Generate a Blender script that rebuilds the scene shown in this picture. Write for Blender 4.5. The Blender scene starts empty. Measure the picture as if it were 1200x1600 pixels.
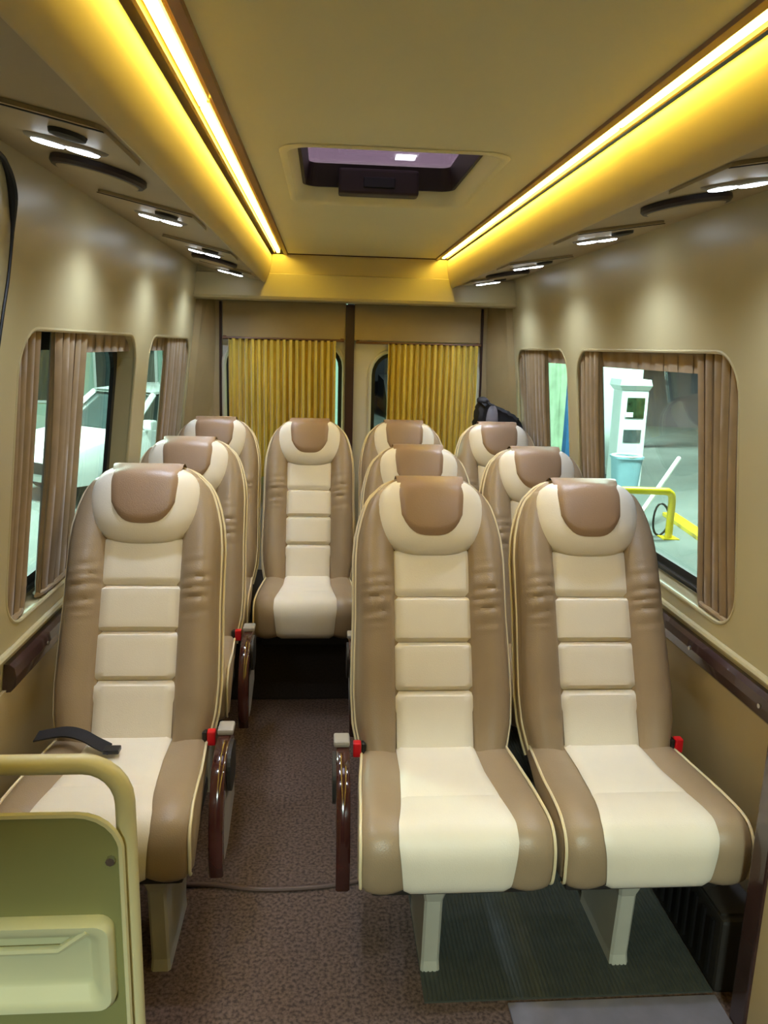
import bpy, bmesh, math, random
from mathutils import Vector, Matrix
from mathutils.geometry import tessellate_polygon

random.seed(7)
scene = bpy.context.scene
COL = scene.collection

# ------------------------------------------------------------------ camera
F = 1200.0; VPX, VPY = 510.0, 541.0; ROLL = math.radians(1.55)
d_ = Vector((VPX - 600, VPY - 800, F)).normalized()
h_ = Vector((math.cos(ROLL), math.sin(ROLL), 0))
zc = h_.cross(d_).normalized()
if zc.y > 0: zc = -zc
xc = d_.cross(zc)
right = Vector((xc[0], d_[0], zc[0])); down = Vector((xc[1], d_[1], zc[1])); fwd = Vector((xc[2], d_[2], zc[2]))
cam_data = bpy.data.cameras.new('camera'); cam = bpy.data.objects.new('camera', cam_data); COL.objects.link(cam)
cam_data.sensor_fit = 'VERTICAL'; cam_data.sensor_height = 32.0; cam_data.lens = 32.0 * F / 1600.0
cam_data.clip_start = 0.02; cam_data.clip_end = 300
up = -down; back = -fwd
cam.matrix_world = Matrix(((right.x, up.x, back.x, 0), (right.y, up.y, back.y, 0), (right.z, up.z, back.z, 1.5), (0, 0, 0, 1)))
scene.camera = cam

# ------------------------------------------------------------------ world, exposure, large lights
world = bpy.data.worlds.new('night'); scene.world = world; world.use_nodes = True
bg = world.node_tree.nodes['Background']; bg.inputs[0].default_value = (0.35, 0.42, 0.55, 1); bg.inputs[1].default_value = 0.02
vs = scene.view_settings
vs.view_transform = 'Standard'; vs.look = 'None'; vs.gamma = 1.0; vs.use_curve_mapping = False; vs.exposure = 0.0

def area_light(name, loc, target, size, power, color, sizey=None):
    l = bpy.data.lights.new(name, 'AREA'); l.energy = power; l.color = color; l.size = size
    if sizey: l.shape = 'RECTANGLE'; l.size_y = sizey
    o = bpy.data.objects.new(name, l); COL.objects.link(o); o.location = loc
    o.rotation_euler = (Vector(target) - Vector(loc)).to_track_quat('-Z', 'Y').to_euler()
    return o
STATION = (0.80, 1.0, 0.90)
# lamps of the filling-station canopy: over the car on the left, over the pump on the right; the rest are added, unseen fill for cabin, hatch pane and bank
CANOPY_AND_FILL = [((-4.5, 9.0, 4.6), (-3.9, 9.6, 0), 1.2, 2200), ((5.0, 10.0, 4.6), (4.6, 10.5, 0), 1.2, 1300), ((-0.3, -5.0, 4.4), (0.1, 1.5, 0.7), 0.9, 470), ((0.3, 3.2, 4.6), (0.3, 3.2, 0), 1.0, 260), ((5.6, 17.5, 4.6), (9.0, 22.0, 0), 1.2, 2200)]
for i, (l, t, s, p) in enumerate(CANOPY_AND_FILL):
    area_light('canopy_or_added_light', l, t, s, p, STATION)

# ------------------------------------------------------------------ materials
def lin(c):
    return tuple(((v / 255) / 12.92 if v / 255 <= 0.04045 else ((v / 255 + 0.055) / 1.055) ** 2.4) for v in c)
MATS = {}
def mat(name, rgb, rough=0.5, metal=0.0, var=0.06, scale=6.0, bump=0.0, bscale=200.0, coat=0.0, sheen=0.0, spec=0.5, detail=3.0):
    m = bpy.data.materials.new(name); m.use_nodes = True; MATS[name] = m
    nt = m.node_tree; b = nt.nodes['Principled BSDF']
    tc = nt.nodes.new('ShaderNodeTexCoord'); nz = nt.nodes.new('ShaderNodeTexNoise')
    nz.inputs['Scale'].default_value = scale; nz.inputs['Detail'].default_value = detail
    nt.links.new(tc.outputs['Object'], nz.inputs['Vector'])
    r = nt.nodes.new('ShaderNodeValToRGB'); c = lin(rgb)
    r.color_ramp.elements[0].position = 0.3; r.color_ramp.elements[1].position = 0.7
    r.color_ramp.elements[0].color = (*[v * (1 - var) for v in c], 1); r.color_ramp.elements[1].color = (*[min(1, v * (1 + var)) for v in c], 1)
    nt.links.new(nz.outputs['Fac'], r.inputs['Fac']); nt.links.new(r.outputs['Color'], b.inputs['Base Color'])
    b.inputs['Roughness'].default_value = rough; b.inputs['Metallic'].default_value = metal
    b.inputs['Coat Weight'].default_value = coat; b.inputs['Sheen Weight'].default_value = sheen
    b.inputs['Specular IOR Level'].default_value = spec
    if bump:
        n2 = nt.nodes.new('ShaderNodeTexNoise'); n2.inputs['Scale'].default_value = bscale; n2.inputs['Detail'].default_value = 2
        nt.links.new(tc.outputs['Object'], n2.inputs['Vector'])
        bp = nt.nodes.new('ShaderNodeBump'); bp.inputs['Strength'].default_value = bump; bp.inputs['Distance'].default_value = 0.002
        nt.links.new(n2.outputs['Fac'], bp.inputs['Height']); nt.links.new(bp.outputs['Normal'], b.inputs['Normal'])
    return m
def emit(name, rgb, strength):
    m = bpy.data.materials.new(name); m.use_nodes = True; MATS[name] = m
    nt = m.node_tree; nt.nodes.clear(); e = nt.nodes.new('ShaderNodeEmission'); o = nt.nodes.new('ShaderNodeOutputMaterial')
    e.inputs[0].default_value = (*rgb, 1); e.inputs[1].default_value = strength; nt.links.new(e.outputs[0], o.inputs[0]); return m
def glass(name, tint, refl=0.10, diffuse=None, dfac=0.0):
    m = bpy.data.materials.new(name); m.use_nodes = True; MATS[name] = m
    nt = m.node_tree; nt.nodes.clear(); N = nt.nodes.new
    t = N('ShaderNodeBsdfTransparent'); t.inputs[0].default_value = (*tint, 1)
    g = N('ShaderNodeBsdfGlossy'); g.inputs['Roughness'].default_value = 0.02
    lw = N('ShaderNodeLayerWeight'); lw.inputs[0].default_value = 0.5
    pw = N('ShaderNodeMath'); pw.operation = 'POWER'; pw.inputs[1].default_value = 4.5; nt.links.new(lw.outputs['Facing'], pw.inputs[0])
    ma = N('ShaderNodeMath'); ma.operation = 'MULTIPLY_ADD'; ma.inputs[1].default_value = 0.9 - refl; ma.inputs[2].default_value = refl / 2
    nt.links.new(pw.outputs[0], ma.inputs[0])
    mx = N('ShaderNodeMixShader'); nt.links.new(ma.outputs[0], mx.inputs[0]); nt.links.new(g.outputs[0], mx.inputs[2])
    if diffuse:
        tr = N('ShaderNodeBsdfTranslucent'); tr.inputs[0].default_value = (*lin(diffuse), 1)
        m2 = N('ShaderNodeMixShader'); m2.inputs[0].default_value = dfac
        nt.links.new(t.outputs[0], m2.inputs[1]); nt.links.new(tr.outputs[0], m2.inputs[2]); nt.links.new(m2.outputs[0], mx.inputs[1])
    else: nt.links.new(t.outputs[0], mx.inputs[1])
    o = N('ShaderNodeOutputMaterial'); nt.links.new(mx.outputs[0], o.inputs[0]); return m

mat('wall_vinyl', (194, 182, 140), 0.34, var=0.03, scale=3, bump=0.05, bscale=350)
mat('lower_panel', (186, 168, 128), 0.45, var=0.06, scale=4, bump=0.05, bscale=300)
mat('ceiling_vinyl', (228, 222, 180), 0.55, var=0.03, scale=2, bump=0.06, bscale=400)
mat('duct_vinyl', (206, 190, 142), 0.45, var=0.02, scale=3)
mat('service_panel', (176, 160, 126), 0.5, var=0.05)
mat('header_panel', (178, 158, 116), 0.6, var=0.05)
mat('door_paint', (206, 200, 184), 0.4, var=0.03)
mat('dark_wood', (62, 30, 26), 0.14, var=0.35, scale=14, coat=0.6)
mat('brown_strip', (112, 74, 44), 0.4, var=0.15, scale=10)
mat('rail_wood', (58, 38, 36), 0.22, var=0.25, scale=12, coat=0.4)
mat('pillar_brown', (58, 36, 34), 0.4, var=0.2)
mat('cream_leather', (230, 222, 206), 0.42, var=0.035, scale=5, bump=0.25, bscale=420)
mat('tan_leather', (154, 134, 108), 0.36, var=0.07, scale=6, bump=0.3, bscale=380)
mat('taupe_leather', (150, 122, 96), 0.36, var=0.06, scale=6, bump=0.3, bscale=380)
mat('piping', (226, 212, 176), 0.35, var=0.03)
mat('grey_plastic', (156, 150, 142), 0.45, var=0.05)
mat('black_plastic', (24, 22, 22), 0.4, var=0.2)
mat('rubber', (20, 20, 22), 0.5, var=0.15)
mat('red_plastic', (210, 24, 34), 0.3, var=0.1)
mat('leg_paint', (176, 174, 160), 0.5, var=0.08)
mat('frame_dark', (40, 36, 32), 0.6, var=0.2)
mat('gold_satin', (224, 198, 80), 0.33, metal=0.15, coat=0.7, var=0.06, scale=20, sheen=0.4, spec=0.7)
mat('brown_drape', (152, 126, 86), 0.6, var=0.12, scale=18, sheen=0.3)
mat('divider_paint', (206, 200, 160), 0.4, var=0.03)
mat('divider_board', (134, 134, 86), 0.5, var=0.04)
mat('tray_plastic', (206, 206, 170), 0.4, var=0.03)
mat('chrome', (200, 196, 190), 0.2, metal=1.0)
mat('black_cloth', (26, 25, 30), 0.8, var=0.25, scale=20)
mat('grey_cloth', (120, 116, 122), 0.8, var=0.1, scale=20)
mat('hatch_dark', (46, 34, 32), 0.5, var=0.15)
mat('rib_mat', (62, 66, 60), 0.75, var=0.12, scale=30)
mat('light_patch_grey', (116, 112, 122), 0.4, var=0.1, scale=20)
mat('cable_rubber', (86, 64, 56), 0.5, var=0.1)
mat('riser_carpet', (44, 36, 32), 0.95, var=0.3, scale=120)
mat('car_paint', (236, 240, 238), 0.15, var=0.01, coat=0.5)
mat('car_glass', (60, 72, 72), 0.08, var=0.1)
mat('asphalt', (110, 116, 112), 0.85, var=0.14, scale=1.2, detail=8)
mat('far_ground', (120, 116, 116), 0.9, var=0.12, scale=0.5)
mat('bank', (92, 86, 90), 0.95, var=0.2, scale=0.5)
mat('night_wall', (60, 56, 62), 0.95, var=0.25, scale=0.4)
mat('pump_white', (226, 234, 230), 0.4, var=0.02)
mat('pump_screen', (44, 62, 40), 0.15, var=0.6, scale=9)
mat('pump_grey', (74, 84, 84), 0.2, var=0.3, scale=9)
mat('bin_blue', (150, 190, 204), 0.45, var=0.05)
mat('yellow_paint', (232, 206, 24), 0.4, var=0.05)
mat('white_paint', (230, 232, 224), 0.5, var=0.05)
mat('station_wall', (176, 206, 190), 0.6, var=0.08, scale=0.8)
mat('blue_sheet', (54, 116, 168), 0.5, var=0.3, scale=4)
mat('green_sheet', (172, 196, 166), 0.5, var=0.25, scale=4)
mat('tyre', (28, 28, 28), 0.8, var=0.2)
emit('led_amber', (1.0, 0.71, 0.09), 34.0)
emit('led_white', (0.80, 0.90, 1.0), 26.0)
emit('lamp_white', (0.85, 1.0, 0.93), 60.0)
glass('window_glass', (0.86, 0.95, 0.92), 0.09)
glass('hatch_glass', (0.55, 0.50, 0.56), 0.10, (150, 122, 140), 0.6)

def carpet_material():
    m = mat('carpet', (90, 70, 62), 0.95, var=0.1, scale=4)
    nt = m.node_tree; b = nt.nodes['Principled BSDF']; tc = nt.nodes.new('ShaderNodeTexCoord')
    nz = nt.nodes.new('ShaderNodeTexNoise'); nz.inputs['Scale'].default_value = 110; nz.inputs['Detail'].default_value = 4
    nt.links.new(tc.outputs['Object'], nz.inputs['Vector'])
    r = nt.nodes.new('ShaderNodeValToRGB'); r.color_ramp.elements[0].position = 0.36; r.color_ramp.elements[1].position = 0.62
    r.color_ramp.elements[0].color = (*lin((62, 47, 42)), 1); r.color_ramp.elements[1].color = (*lin((104, 84, 75)), 1)
    nt.links.new(nz.outputs['Fac'], r.inputs['Fac']); nt.links.new(r.outputs['Color'], b.inputs['Base Color'])
    bp = nt.nodes.new('ShaderNodeBump'); bp.inputs['Strength'].default_value = 0.6; bp.inputs['Distance'].default_value = 0.004
    nt.links.new(nz.outputs['Fac'], bp.inputs['Height']); nt.links.new(bp.outputs['Normal'], b.inputs['Normal'])
carpet_material()

# ------------------------------------------------------------------ mesh helpers
def obj(name, verts, faces, material, parent=None, smooth=False, loc=None, mesh=None):
    if mesh is None:
        mesh = bpy.data.meshes.new(name); mesh.from_pydata([tuple(v) for v in verts], [], faces); mesh.update()
        bm = bmesh.new(); bm.from_mesh(mesh); bmesh.ops.recalc_face_normals(bm, faces=bm.faces); bm.to_mesh(mesh); bm.free()
        if smooth:
            mesh.polygons.foreach_set('use_smooth', [True] * len(mesh.polygons))
            try: mesh.set_sharp_from_angle(angle=math.radians(42))
            except Exception: pass
        mesh.materials.append(MATS[material])
    o = bpy.data.objects.new(name, mesh); COL.objects.link(o)
    if parent: o.parent = parent
    if loc: o.location = loc
    return o
def tag(o, label, cat, group=None):
    o['label'] = label; o['category'] = cat
    if group: o['group'] = group
    return o
def struct(o, label=None):
    o['kind'] = 'structure'
    if label: o['label'] = label
    return o
def empty(name, loc=(0, 0, 0), rz=0.0):
    o = bpy.data.objects.new(name, None); COL.objects.link(o); o.location = loc; o.rotation_euler = (0, 0, rz); o.empty_display_size = 0.1
    return o
class MB:
    def __init__(s): s.v = []; s.f = []
    def add(s, v, f):
        n = len(s.v); s.v += [tuple(p) for p in v]; s.f += [tuple(i + n for i in q) for q in f]; return s
    def build(s, name, m, parent=None, smooth=False, loc=None): return obj(name, s.v, s.f, m, parent, smooth, loc)
def box(x0, x1, y0, y1, z0, z1, b=0.0):
    if b <= 0:
        v = [(x, y, z) for z in (z0, z1) for y in (y0, y1) for x in (x0, x1)]
        return v, [(0, 1, 3, 2), (4, 6, 7, 5), (0, 4, 5, 1), (2, 3, 7, 6), (0, 2, 6, 4), (1, 5, 7, 3)]
    bm = bmesh.new(); r = bmesh.ops.create_cube(bm, size=1.0)
    for p in bm.verts:
        p.co = Vector(((x0 + x1) / 2 + p.co.x * (x1 - x0), (y0 + y1) / 2 + p.co.y * (y1 - y0), (z0 + z1) / 2 + p.co.z * (z1 - z0)))
    bmesh.ops.bevel(bm, geom=bm.edges[:], offset=b, segments=2, affect='EDGES', profile=0.6)
    bm.verts.index_update(); v = [tuple(p.co) for p in bm.verts]; f = [tuple(p.index for p in q.verts) for q in bm.faces]; bm.free()
    return v, f
def grid(rows, closed_u=False):
    v = [p for r in rows for p in r]; n = len(rows[0]); f = []
    for i in range(len(rows) - 1):
        for j in range(n if closed_u else n - 1):
            k = (j + 1) % n; f.append((i * n + j, i * n + k, (i + 1) * n + k, (i + 1) * n + j))
    return v, f
def tube(pts, r, n=8, closed=False, caps=True):
    pts = [Vector(p) for p in pts]; N = len(pts); rows = []; prev = None
    for i, p in enumerate(pts):
        a = pts[(i - 1) % N] if (closed or i > 0) else p; b = pts[(i + 1) % N] if (closed or i < N - 1) else p
        t = (b - a).normalized()
        if prev is None:
            u = t.orthogonal().normalized()
        else:
            u = (prev - t * prev.dot(t)).normalized()
        prev = u; w = t.cross(u); rr = r[i] if isinstance(r, (list, tuple)) else r
        rows.append([p + (u * math.cos(2 * math.pi * k / n) + w * math.sin(2 * math.pi * k / n)) * rr for k in range(n)])
    if closed:
        # match the last ring to the first: untwist by nearest
        last = rows[-1]; best = min(range(n), key=lambda s: (rows[0][0] - last[s]).length)
        rows.append([rows[0][k] for k in range(n)])
        v, f = grid(rows, True); return v, f
    v, f = grid(rows, True)
    if caps: f.append(tuple(range(n))[::-1]); f.append(tuple(range((N - 1) * n, N * n)))
    return v, f
def rrect(a0, a1, b0, b1, r, n=6):
    r = min(r, (a1 - a0) / 2, (b1 - b0) / 2); pts = []
    for (ca, cb, s) in ((a1 - r, b1 - r, 0), (a0 + r, b1 - r, 90), (a0 + r, b0 + r, 180), (a1 - r, b0 + r, 270)):
        for k in range(n + 1):
            t = math.radians(s + 90 * k / n); pts.append((ca + r * math.cos(t), cb + r * math.sin(t)))
    return pts
def slab(loops, fn, t0, t1):
    """flat plate with holes: loops[0] outline, the rest holes, mapped by fn(a, b, t) to 3D between t0 and t1"""
    flat = [p for l in loops for p in l]; tris = tessellate_polygon([[Vector((p[0], p[1], 0)) for p in l] for l in loops])
    n = len(flat); v = [fn(a, b, t0) for a, b in flat] + [fn(a, b, t1) for a, b in flat]
    f = [tuple(t) for t in tris] + [tuple(i + n for i in reversed(t)) for t in tris]
    k = 0
    for l in loops:
        m = len(l)
        for i in range(m):
            a, b = k + i, k + (i + 1) % m; f.append((a, b, b + n, a + n))
        k += m
    return v, f
def interp(x, pts):
    if x <= pts[0][0]: return pts[0][1]
    for (a, b), (c, d) in zip(pts, pts[1:]):
        if x <= c:
            t = (x - a) / (c - a); return b + (d - b) * t
    return pts[-1][1]
def smooth_curve(pts, n=6):
    """Catmull-Rom through points"""
    P = [Vector(p) for p in pts]; out = []
    for i in range(len(P) - 1):
        p0 = P[max(i - 1, 0)]; p1 = P[i]; p2 = P[i + 1]; p3 = P[min(i + 2, len(P) - 1)]
        for k in range(n):
            t = k / n
            out.append(0.5 * ((2 * p1) + (-p0 + p2) * t + (2 * p0 - 5 * p1 + 4 * p2 - p3) * t * t + (-p0 + 3 * p1 - 3 * p2 + p3) * t ** 3))
    out.append(P[-1]); return out

# ------------------------------------------------------------------ the cabin
WR = lambda z: 1.068 - (z - 0.7) * 0.108
WL = lambda z: -0.778 + (z - 0.7) * 0.122
YF, YB = -0.9, 4.06                       # front and rear end of the side walls
ZR, ZL = 1.855, 1.875                     # height where the walls meet the overhead panels

floor = obj('floor', *slab([[(-0.86, YF), (1.15, YF), (1.15, 4.3), (-0.86, 4.3)]], lambda a, b, t: (a, b, t), 0.0, -0.05), 'carpet'); struct(floor)

def wall_with_windows(name, W, side, wins, zt):
    loops = [[(YF, 0.0), (YB, 0.0), (YB, zt), (YF, zt)]] + [rrect(*w, 0.11) for w in wins]
    o = obj(name, *slab(loops, lambda a, b, t: (W(b) + side * t, a, b), 0.0, 0.075), 'wall_vinyl'); struct(o); return o
WIN_R = [(1.80, 3.03, 0.80, 1.51), (3.15, 4.00, 0.86, 1.51)]
WIN_L = [(1.81, 2.90, 0.80, 1.52), (3.10, 4.00, 0.86, 1.52)]
wall_r = wall_with_windows('wall_right', WR, 1, WIN_R, ZR)
wall_l = wall_with_windows('wall_left', WL, -1, WIN_L, ZL)
wi = 0
for W, side, wins in ((WR, 1, WIN_R), (WL, -1, WIN_L)):
    for (a0, a1, b0, b1) in wins:
        wi += 1
        fn = lambda a, b, t: (W(b) + side * t, a, b)
        win = obj('window_%d' % wi, *slab([rrect(a0 - 0.03, a1 + 0.03, b0 - 0.03, b1 + 0.03, 0.12)], fn, 0.080, 0.085), 'window_glass'); struct(win)
        obj('gasket', *slab([rrect(a0 - 0.02, a1 + 0.02, b0 - 0.02, b1 + 0.02, 0.12), rrect(a0 + 0.035, a1 - 0.035, b0 + 0.05, b1 - 0.05, 0.09)], fn, 0.066, 0.0795), 'rubber', win)
        obj('sill_channel', *tube([fn(a0 + 0.06, b0 + 0.025, 0.052), fn(a1 - 0.06, b0 + 0.025, 0.052)], 0.006, 6), 'rubber', win)
        # swollen pressed lip round the opening
        obj('window_frame', *tube([fn(a, b, 0.0045) for a, b in rrect(a0 - 0.003, a1 + 0.003, b0 - 0.003, b1 + 0.003, 0.113, 8)], 0.0065, 8, closed=True), 'wall_vinyl', win, True)
# lower panels and rails
for nm, W, s, y0 in (('baseboard_right', WR, -1, 0.9), ('baseboard_left', WL, 1, 1.2)):
    p = obj(nm, *slab([[(y0, 0.0), (YB, 0.0), (YB, 0.655), (y0, 0.655)]], lambda a, b, t: (W(b) + s * t, a, b), 0.001, 0.010), 'lower_panel'); struct(p)
def rail(name, W, s, y0, y1):
    prof = [(0.0, 0.648), (0.020, 0.650), (0.030, 0.662), (0.032, 0.690), (0.026, 0.712), (0.014, 0.722), (0.0, 0.722)]
    rows = [[(W(z) + s * (t + 0.001), y, z) for t, z in prof] for y in (y0, y1)]
    v, f = grid(rows, True); f += [tuple(range(7)), tuple(range(7, 14))]
    o = obj(name, v, f, 'rail_wood'); struct(o)
    y = y0 + 0.22
    while y < y1:
        c = Vector((W(0.69) + s * 0.033, y, 0.69)); pts = [c + Vector((s * -0.003, 0, 0)), c + Vector((s * 0.002, 0, 0))]
        obj('screw', *tube(pts, 0.006, 8), 'chrome', o); y += 0.36
rail('trim_1', WR, -1, 1.40, YB - 0.01); rail('trim_2', WL, 1, 1.81, YB - 0.01)
# sill bead under the windows
for n_, (W, s) in enumerate(((WR, -1), (WL, 1))):
    pts = [(W(0.745) + s * 0.004, y, 0.745) for y in (1.2, YB)]
    struct(obj('trim_%d' % (3 + n_), *tube(pts, 0.010, 8), 'wall_vinyl', None, True))

# ceiling
ZC = 1.94
HX0, HX1, HY0, HY1 = -0.092, 0.405, 1.87, 2.57
CX0, CX1 = -0.192, 0.535
ceil = obj('ceiling', *slab([[(CX0, YF), (CX1, YF), (CX1, 3.97), (CX0, 3.97)], rrect(HX0, HX1, HY0, HY1, 0.06)], lambda a, b, t: (a, b, t), ZC, ZC + 0.02), 'ceiling_vinyl'); struct(ceil)
# shell above the ceiling panel (roof)
roof = obj('roof', *slab([[(-0.72, YF), (1.02, YF), (1.02, 4.3), (-0.72, 4.3)], rrect(HX0 - 0.02, HX1 + 0.02, HY0 - 0.02, HY1 + 0.02, 0.06)], lambda a, b, t: (a, b, t), 2.045, 2.075), 'ceiling_vinyl'); struct(roof)
# overhead ducts: service panel (underside) + rounded duct + brown strip beside the light
def duct(n, s, wall_x, zw, ex, led_x, edge_x):
    y0, y1 = YF, 3.985
    # rounded duct section from the seam up to the light recess
    q_ = abs(ex - led_x); u_ = lambda t: led_x + s * q_ * t
    prof = [(ex + s * 0.004, 1.806), (ex, 1.8005), (u_(0.92), 1.801), (u_(0.80), 1.809), (u_(0.66), 1.829), (u_(0.54), 1.858), (u_(0.46), 1.888), (u_(0.43), 1.916), (u_(0.46), 1.934), (u_(0.60), 1.940)]
    c = smooth_curve([(p[0], 0, p[1]) for p in prof], 4); rows = [[(p.x, y, p.z) for p in c] for y in (y0, 1.0, 2.0, 3.0, y1)]
    back_ = [(ex + s * 0.06, 2.0), (ex + s * 0.06, 1.85)]
    rows = [[(p.x, y, p.z) for p in c] + [(q[0], y, q[1]) for q in back_] for y in (y0, 1.0, 2.0, 3.0, y1)]
    v, f = grid(rows, True); m = len(rows[0]); f += [tuple(range(m)), tuple(range(4 * m, 5 * m))]
    o = obj('trim_%d' % n, v, f, 'duct_vinyl', None, True); struct(o)
    # recess lid above the strip light
    lid = obj('recess_lid', *box(min(led_x + s * 0.05, edge_x), max(led_x + s * 0.05, edge_x), y0, y1, 1.962, 1.972), 'duct_vinyl', o)
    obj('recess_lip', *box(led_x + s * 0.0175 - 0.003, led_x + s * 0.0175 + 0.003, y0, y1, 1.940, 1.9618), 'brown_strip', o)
    # brown strip: bevelled edge of the ceiling panel
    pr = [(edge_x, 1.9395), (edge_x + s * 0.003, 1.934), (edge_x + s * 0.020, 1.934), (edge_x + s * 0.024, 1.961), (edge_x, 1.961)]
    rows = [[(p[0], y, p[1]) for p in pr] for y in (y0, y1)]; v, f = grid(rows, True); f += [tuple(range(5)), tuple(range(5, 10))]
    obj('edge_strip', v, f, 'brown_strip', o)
    # underside service panel
    x0, z0, x1, z1 = ex + s * 0.004, 1.805, wall_x, zw
    rows = [[(x0, y, z0), (x1, y, z1), (x1, y, z1 + 0.012), (x0, y, z0 + 0.012)] for y in (y0, y1)]
    v, f = grid(rows, True); f += [(0, 1, 2, 3), (4, 5, 6, 7)]
    obj('service_panel', v, f, 'service_panel', o)
    return o, (x0, z0, x1, z1)
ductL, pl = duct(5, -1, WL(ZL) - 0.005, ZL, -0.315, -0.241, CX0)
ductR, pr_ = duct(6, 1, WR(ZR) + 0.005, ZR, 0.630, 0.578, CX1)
# strip lights, each in two lengths
for s, lx, nm in ((-1, -0.240, 'left'), (1, 0.577, 'right')):
    for k, (y0, y1) in enumerate(((YF, 1.62), (1.635, 3.97))):
        m = MB(); m.add(*box(lx - 0.0075, lx + 0.0075, y0, y1, 1.941, 1.953, 0.003))
        o = m.build('strip_light', 'led_amber')
        tag(o, ('%s amber strip light in the ceiling recess on the %s side' % (('near', 'long far')[k], nm)), 'strip light', 'amber ceiling strip lights')
        obj('channel', *box(lx - 0.011, lx + 0.011, y0, y1, 1.9532, 1.9615), 'grey_plastic', o)

# rear beam, rear wall and doors
beam = MB()
prof = [(3.975, 1.722), (3.968, 1.735), (3.972, 1.842), (3.985, 1.846), (3.987, 1.936), (4.06, 1.936), (4.06, 1.716), (3.99, 1.716)]
rows = [[(x, y, z) for y, z in prof] for x in (-0.655, 0.962)]
v, f = grid(rows, True); f += [tuple(range(8)), tuple(range(8, 16))]; beam.add(v, f)
struct(beam.build('trim_7', 'wall_vinyl'))
struct(obj('trim_8', *tube([(CX0 - 0.02, 3.972, 1.939), (CX1 + 0.02, 3.972, 1.939)], 0.004, 6), 'rail_wood'))
YD = 4.20
wb = MB()
wb.add(*slab([[(-0.86, 0.0), (1.15, 0.0), (1.15, 2.07), (-0.86, 2.07)], [(-0.555, 0.05), (0.835, 0.05), (0.825, 1.725), (-0.550, 1.725)]], lambda a, b, t: (a, t, b), YD + 0.0, YD + 0.06))
wall_b = wb.build('wall_back', 'header_panel'); struct(wall_b)
# slanted corner posts between side wall and rear wall
for n_, (W, s, xe) in enumerate(((WL, 1, -0.552), (WR, -1, 0.832))):
    rows = [[(W(z) - s * 0.01, YB - 0.02, z), (W(z) + s * 0.03, YB + 0.015, z), (xe - s * 0.03 + (0.0 if z > 1.4 else -s * 0.02), YD - 0.005, z), (xe - s * 0.03, YD + 0.05, z), (W(z) - s * 0.05, YD + 0.05, z)] for z in (0.0, 0.7, 1.2, 1.5, 1.88)]
    v, f = grid(rows, True); f += [tuple(range(5)), tuple(range(20, 25))]
    struct(obj('trim_%d' % (9 + n_), v, f, 'header_panel'))
DOORS = [(-0.545, 0.105, (-0.532, 0.085, 0.84, 1.51)), (0.143, 0.825, (0.245, 0.815, 0.84, 1.475))]
for k, (x0, x1, w) in enumerate(DOORS):
    d = obj('door_%d' % (k + 1), *slab([[(x0, 0.06), (x1, 0.06), (x1, 1.72), (x0, 1.72)], rrect(*w, 0.12)], lambda a, b, t: (a, t, b), YD - 0.005, YD + 0.05), 'door_paint'); struct(d)
    obj('pane', *slab([rrect(w[0] - 0.02, w[1] + 0.02, w[2] - 0.02, w[3] + 0.02, 0.13)], lambda a, b, t: (a, t, b), YD + 0.052, YD + 0.057), 'window_glass', d)
    obj('window_gasket', *slab([rrect(w[0] - 0.01, w[1] + 0.01, w[2] - 0.01, w[3] + 0.01, 0.125), rrect(w[0] + 0.02, w[1] - 0.02, w[2] + 0.02, w[3] - 0.02, 0.10)], lambda a, b, t: (a, t, b), YD + 0.03, YD + 0.0515), 'rubber', d)
    obj('window_lip', *tube([(a, YD - 0.007, b) for a, b in rrect(w[0] - 0.012, w[1] + 0.012, w[2] - 0.012, w[3] + 0.012, 0.13, 8)], 0.010, 8, closed=True), 'door_paint', d, True)
    obj('header_board', *box(x0 + 0.004, x1 - 0.004, YD - 0.024, YD - 0.006, 1.535, 1.722, 0.004), 'header_panel', d)
struct(obj('trim_11', *box(0.101, 0.147, YD - 0.03, YD + 0.01, 0.3, 1.716, 0.004), 'pillar_brown'))
for n_, x in enumerate((-0.552, 0.832)):
    struct(obj('trim_%d' % (12 + n_), *tube([(x + (0.012 if n_ else -0.012), YD - 0.012, 0.4), (x + (0.006 if n_ else -0.006), YD - 0.012, 1.3), (x, YD - 0.012, 1.715)], 0.007, 8), 'pillar_brown'))

# gasket of the side door, front left
pts = [(1.50, 1.0), (1.60, 1.2), (1.66, 1.40), (1.695, 1.548), (1.713, 1.62), (1.722, 1.70), (1.722, 1.75), (1.710, 1.795), (1.68, 1.83), (1.62, 1.848), (1.4, 1.852)]
c = smooth_curve([(WL(p[1]) + 0.006, p[0], p[1]) for p in pts], 5)
rr_ = [0.0035 + 0.007 * math.exp(-((p.z - 1.79) / 0.05) ** 2) for p in c]
g_ = obj('trim_14', *tube(c, rr_, 8), 'rubber', None, True); struct(g_)

# ------------------------------------------------------------------ roof hatch
hatch = empty('roof_hatch', ((HX0 + HX1) / 2, (HY0 + HY1) / 2, ZC)); tag(hatch, 'roof hatch with dark frame and tinted pane in the ceiling', 'roof hatch')
hx, hy = (HX0 + HX1) / 2, (HY0 + HY1) / 2
def ring(a0, a1, b0, b1, r, z): return [(a - hx, b - hy, z - ZC) for a, b in rrect(a0, a1, b0, b1, r, 6)]
rows = [ring(HX0 - 0.022, HX1 + 0.022, HY0 - 0.022, HY1 + 0.022, 0.07, 1.939), ring(HX0 - 0.016, HX1 + 0.016, HY0 - 0.016, HY1 + 0.016, 0.07, 1.935), ring(HX0 - 0.004, HX1 + 0.004, HY0 - 0.004, HY1 + 0.004, 0.065, 1.936), ring(HX0 + 0.004, HX1 - 0.004, HY0 + 0.004, HY1 - 0.006, 0.06, 1.945), ring(HX0 + 0.016, HX1 - 0.016, HY0 + 0.012, HY1 - 0.03, 0.05, 1.984)]
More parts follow.
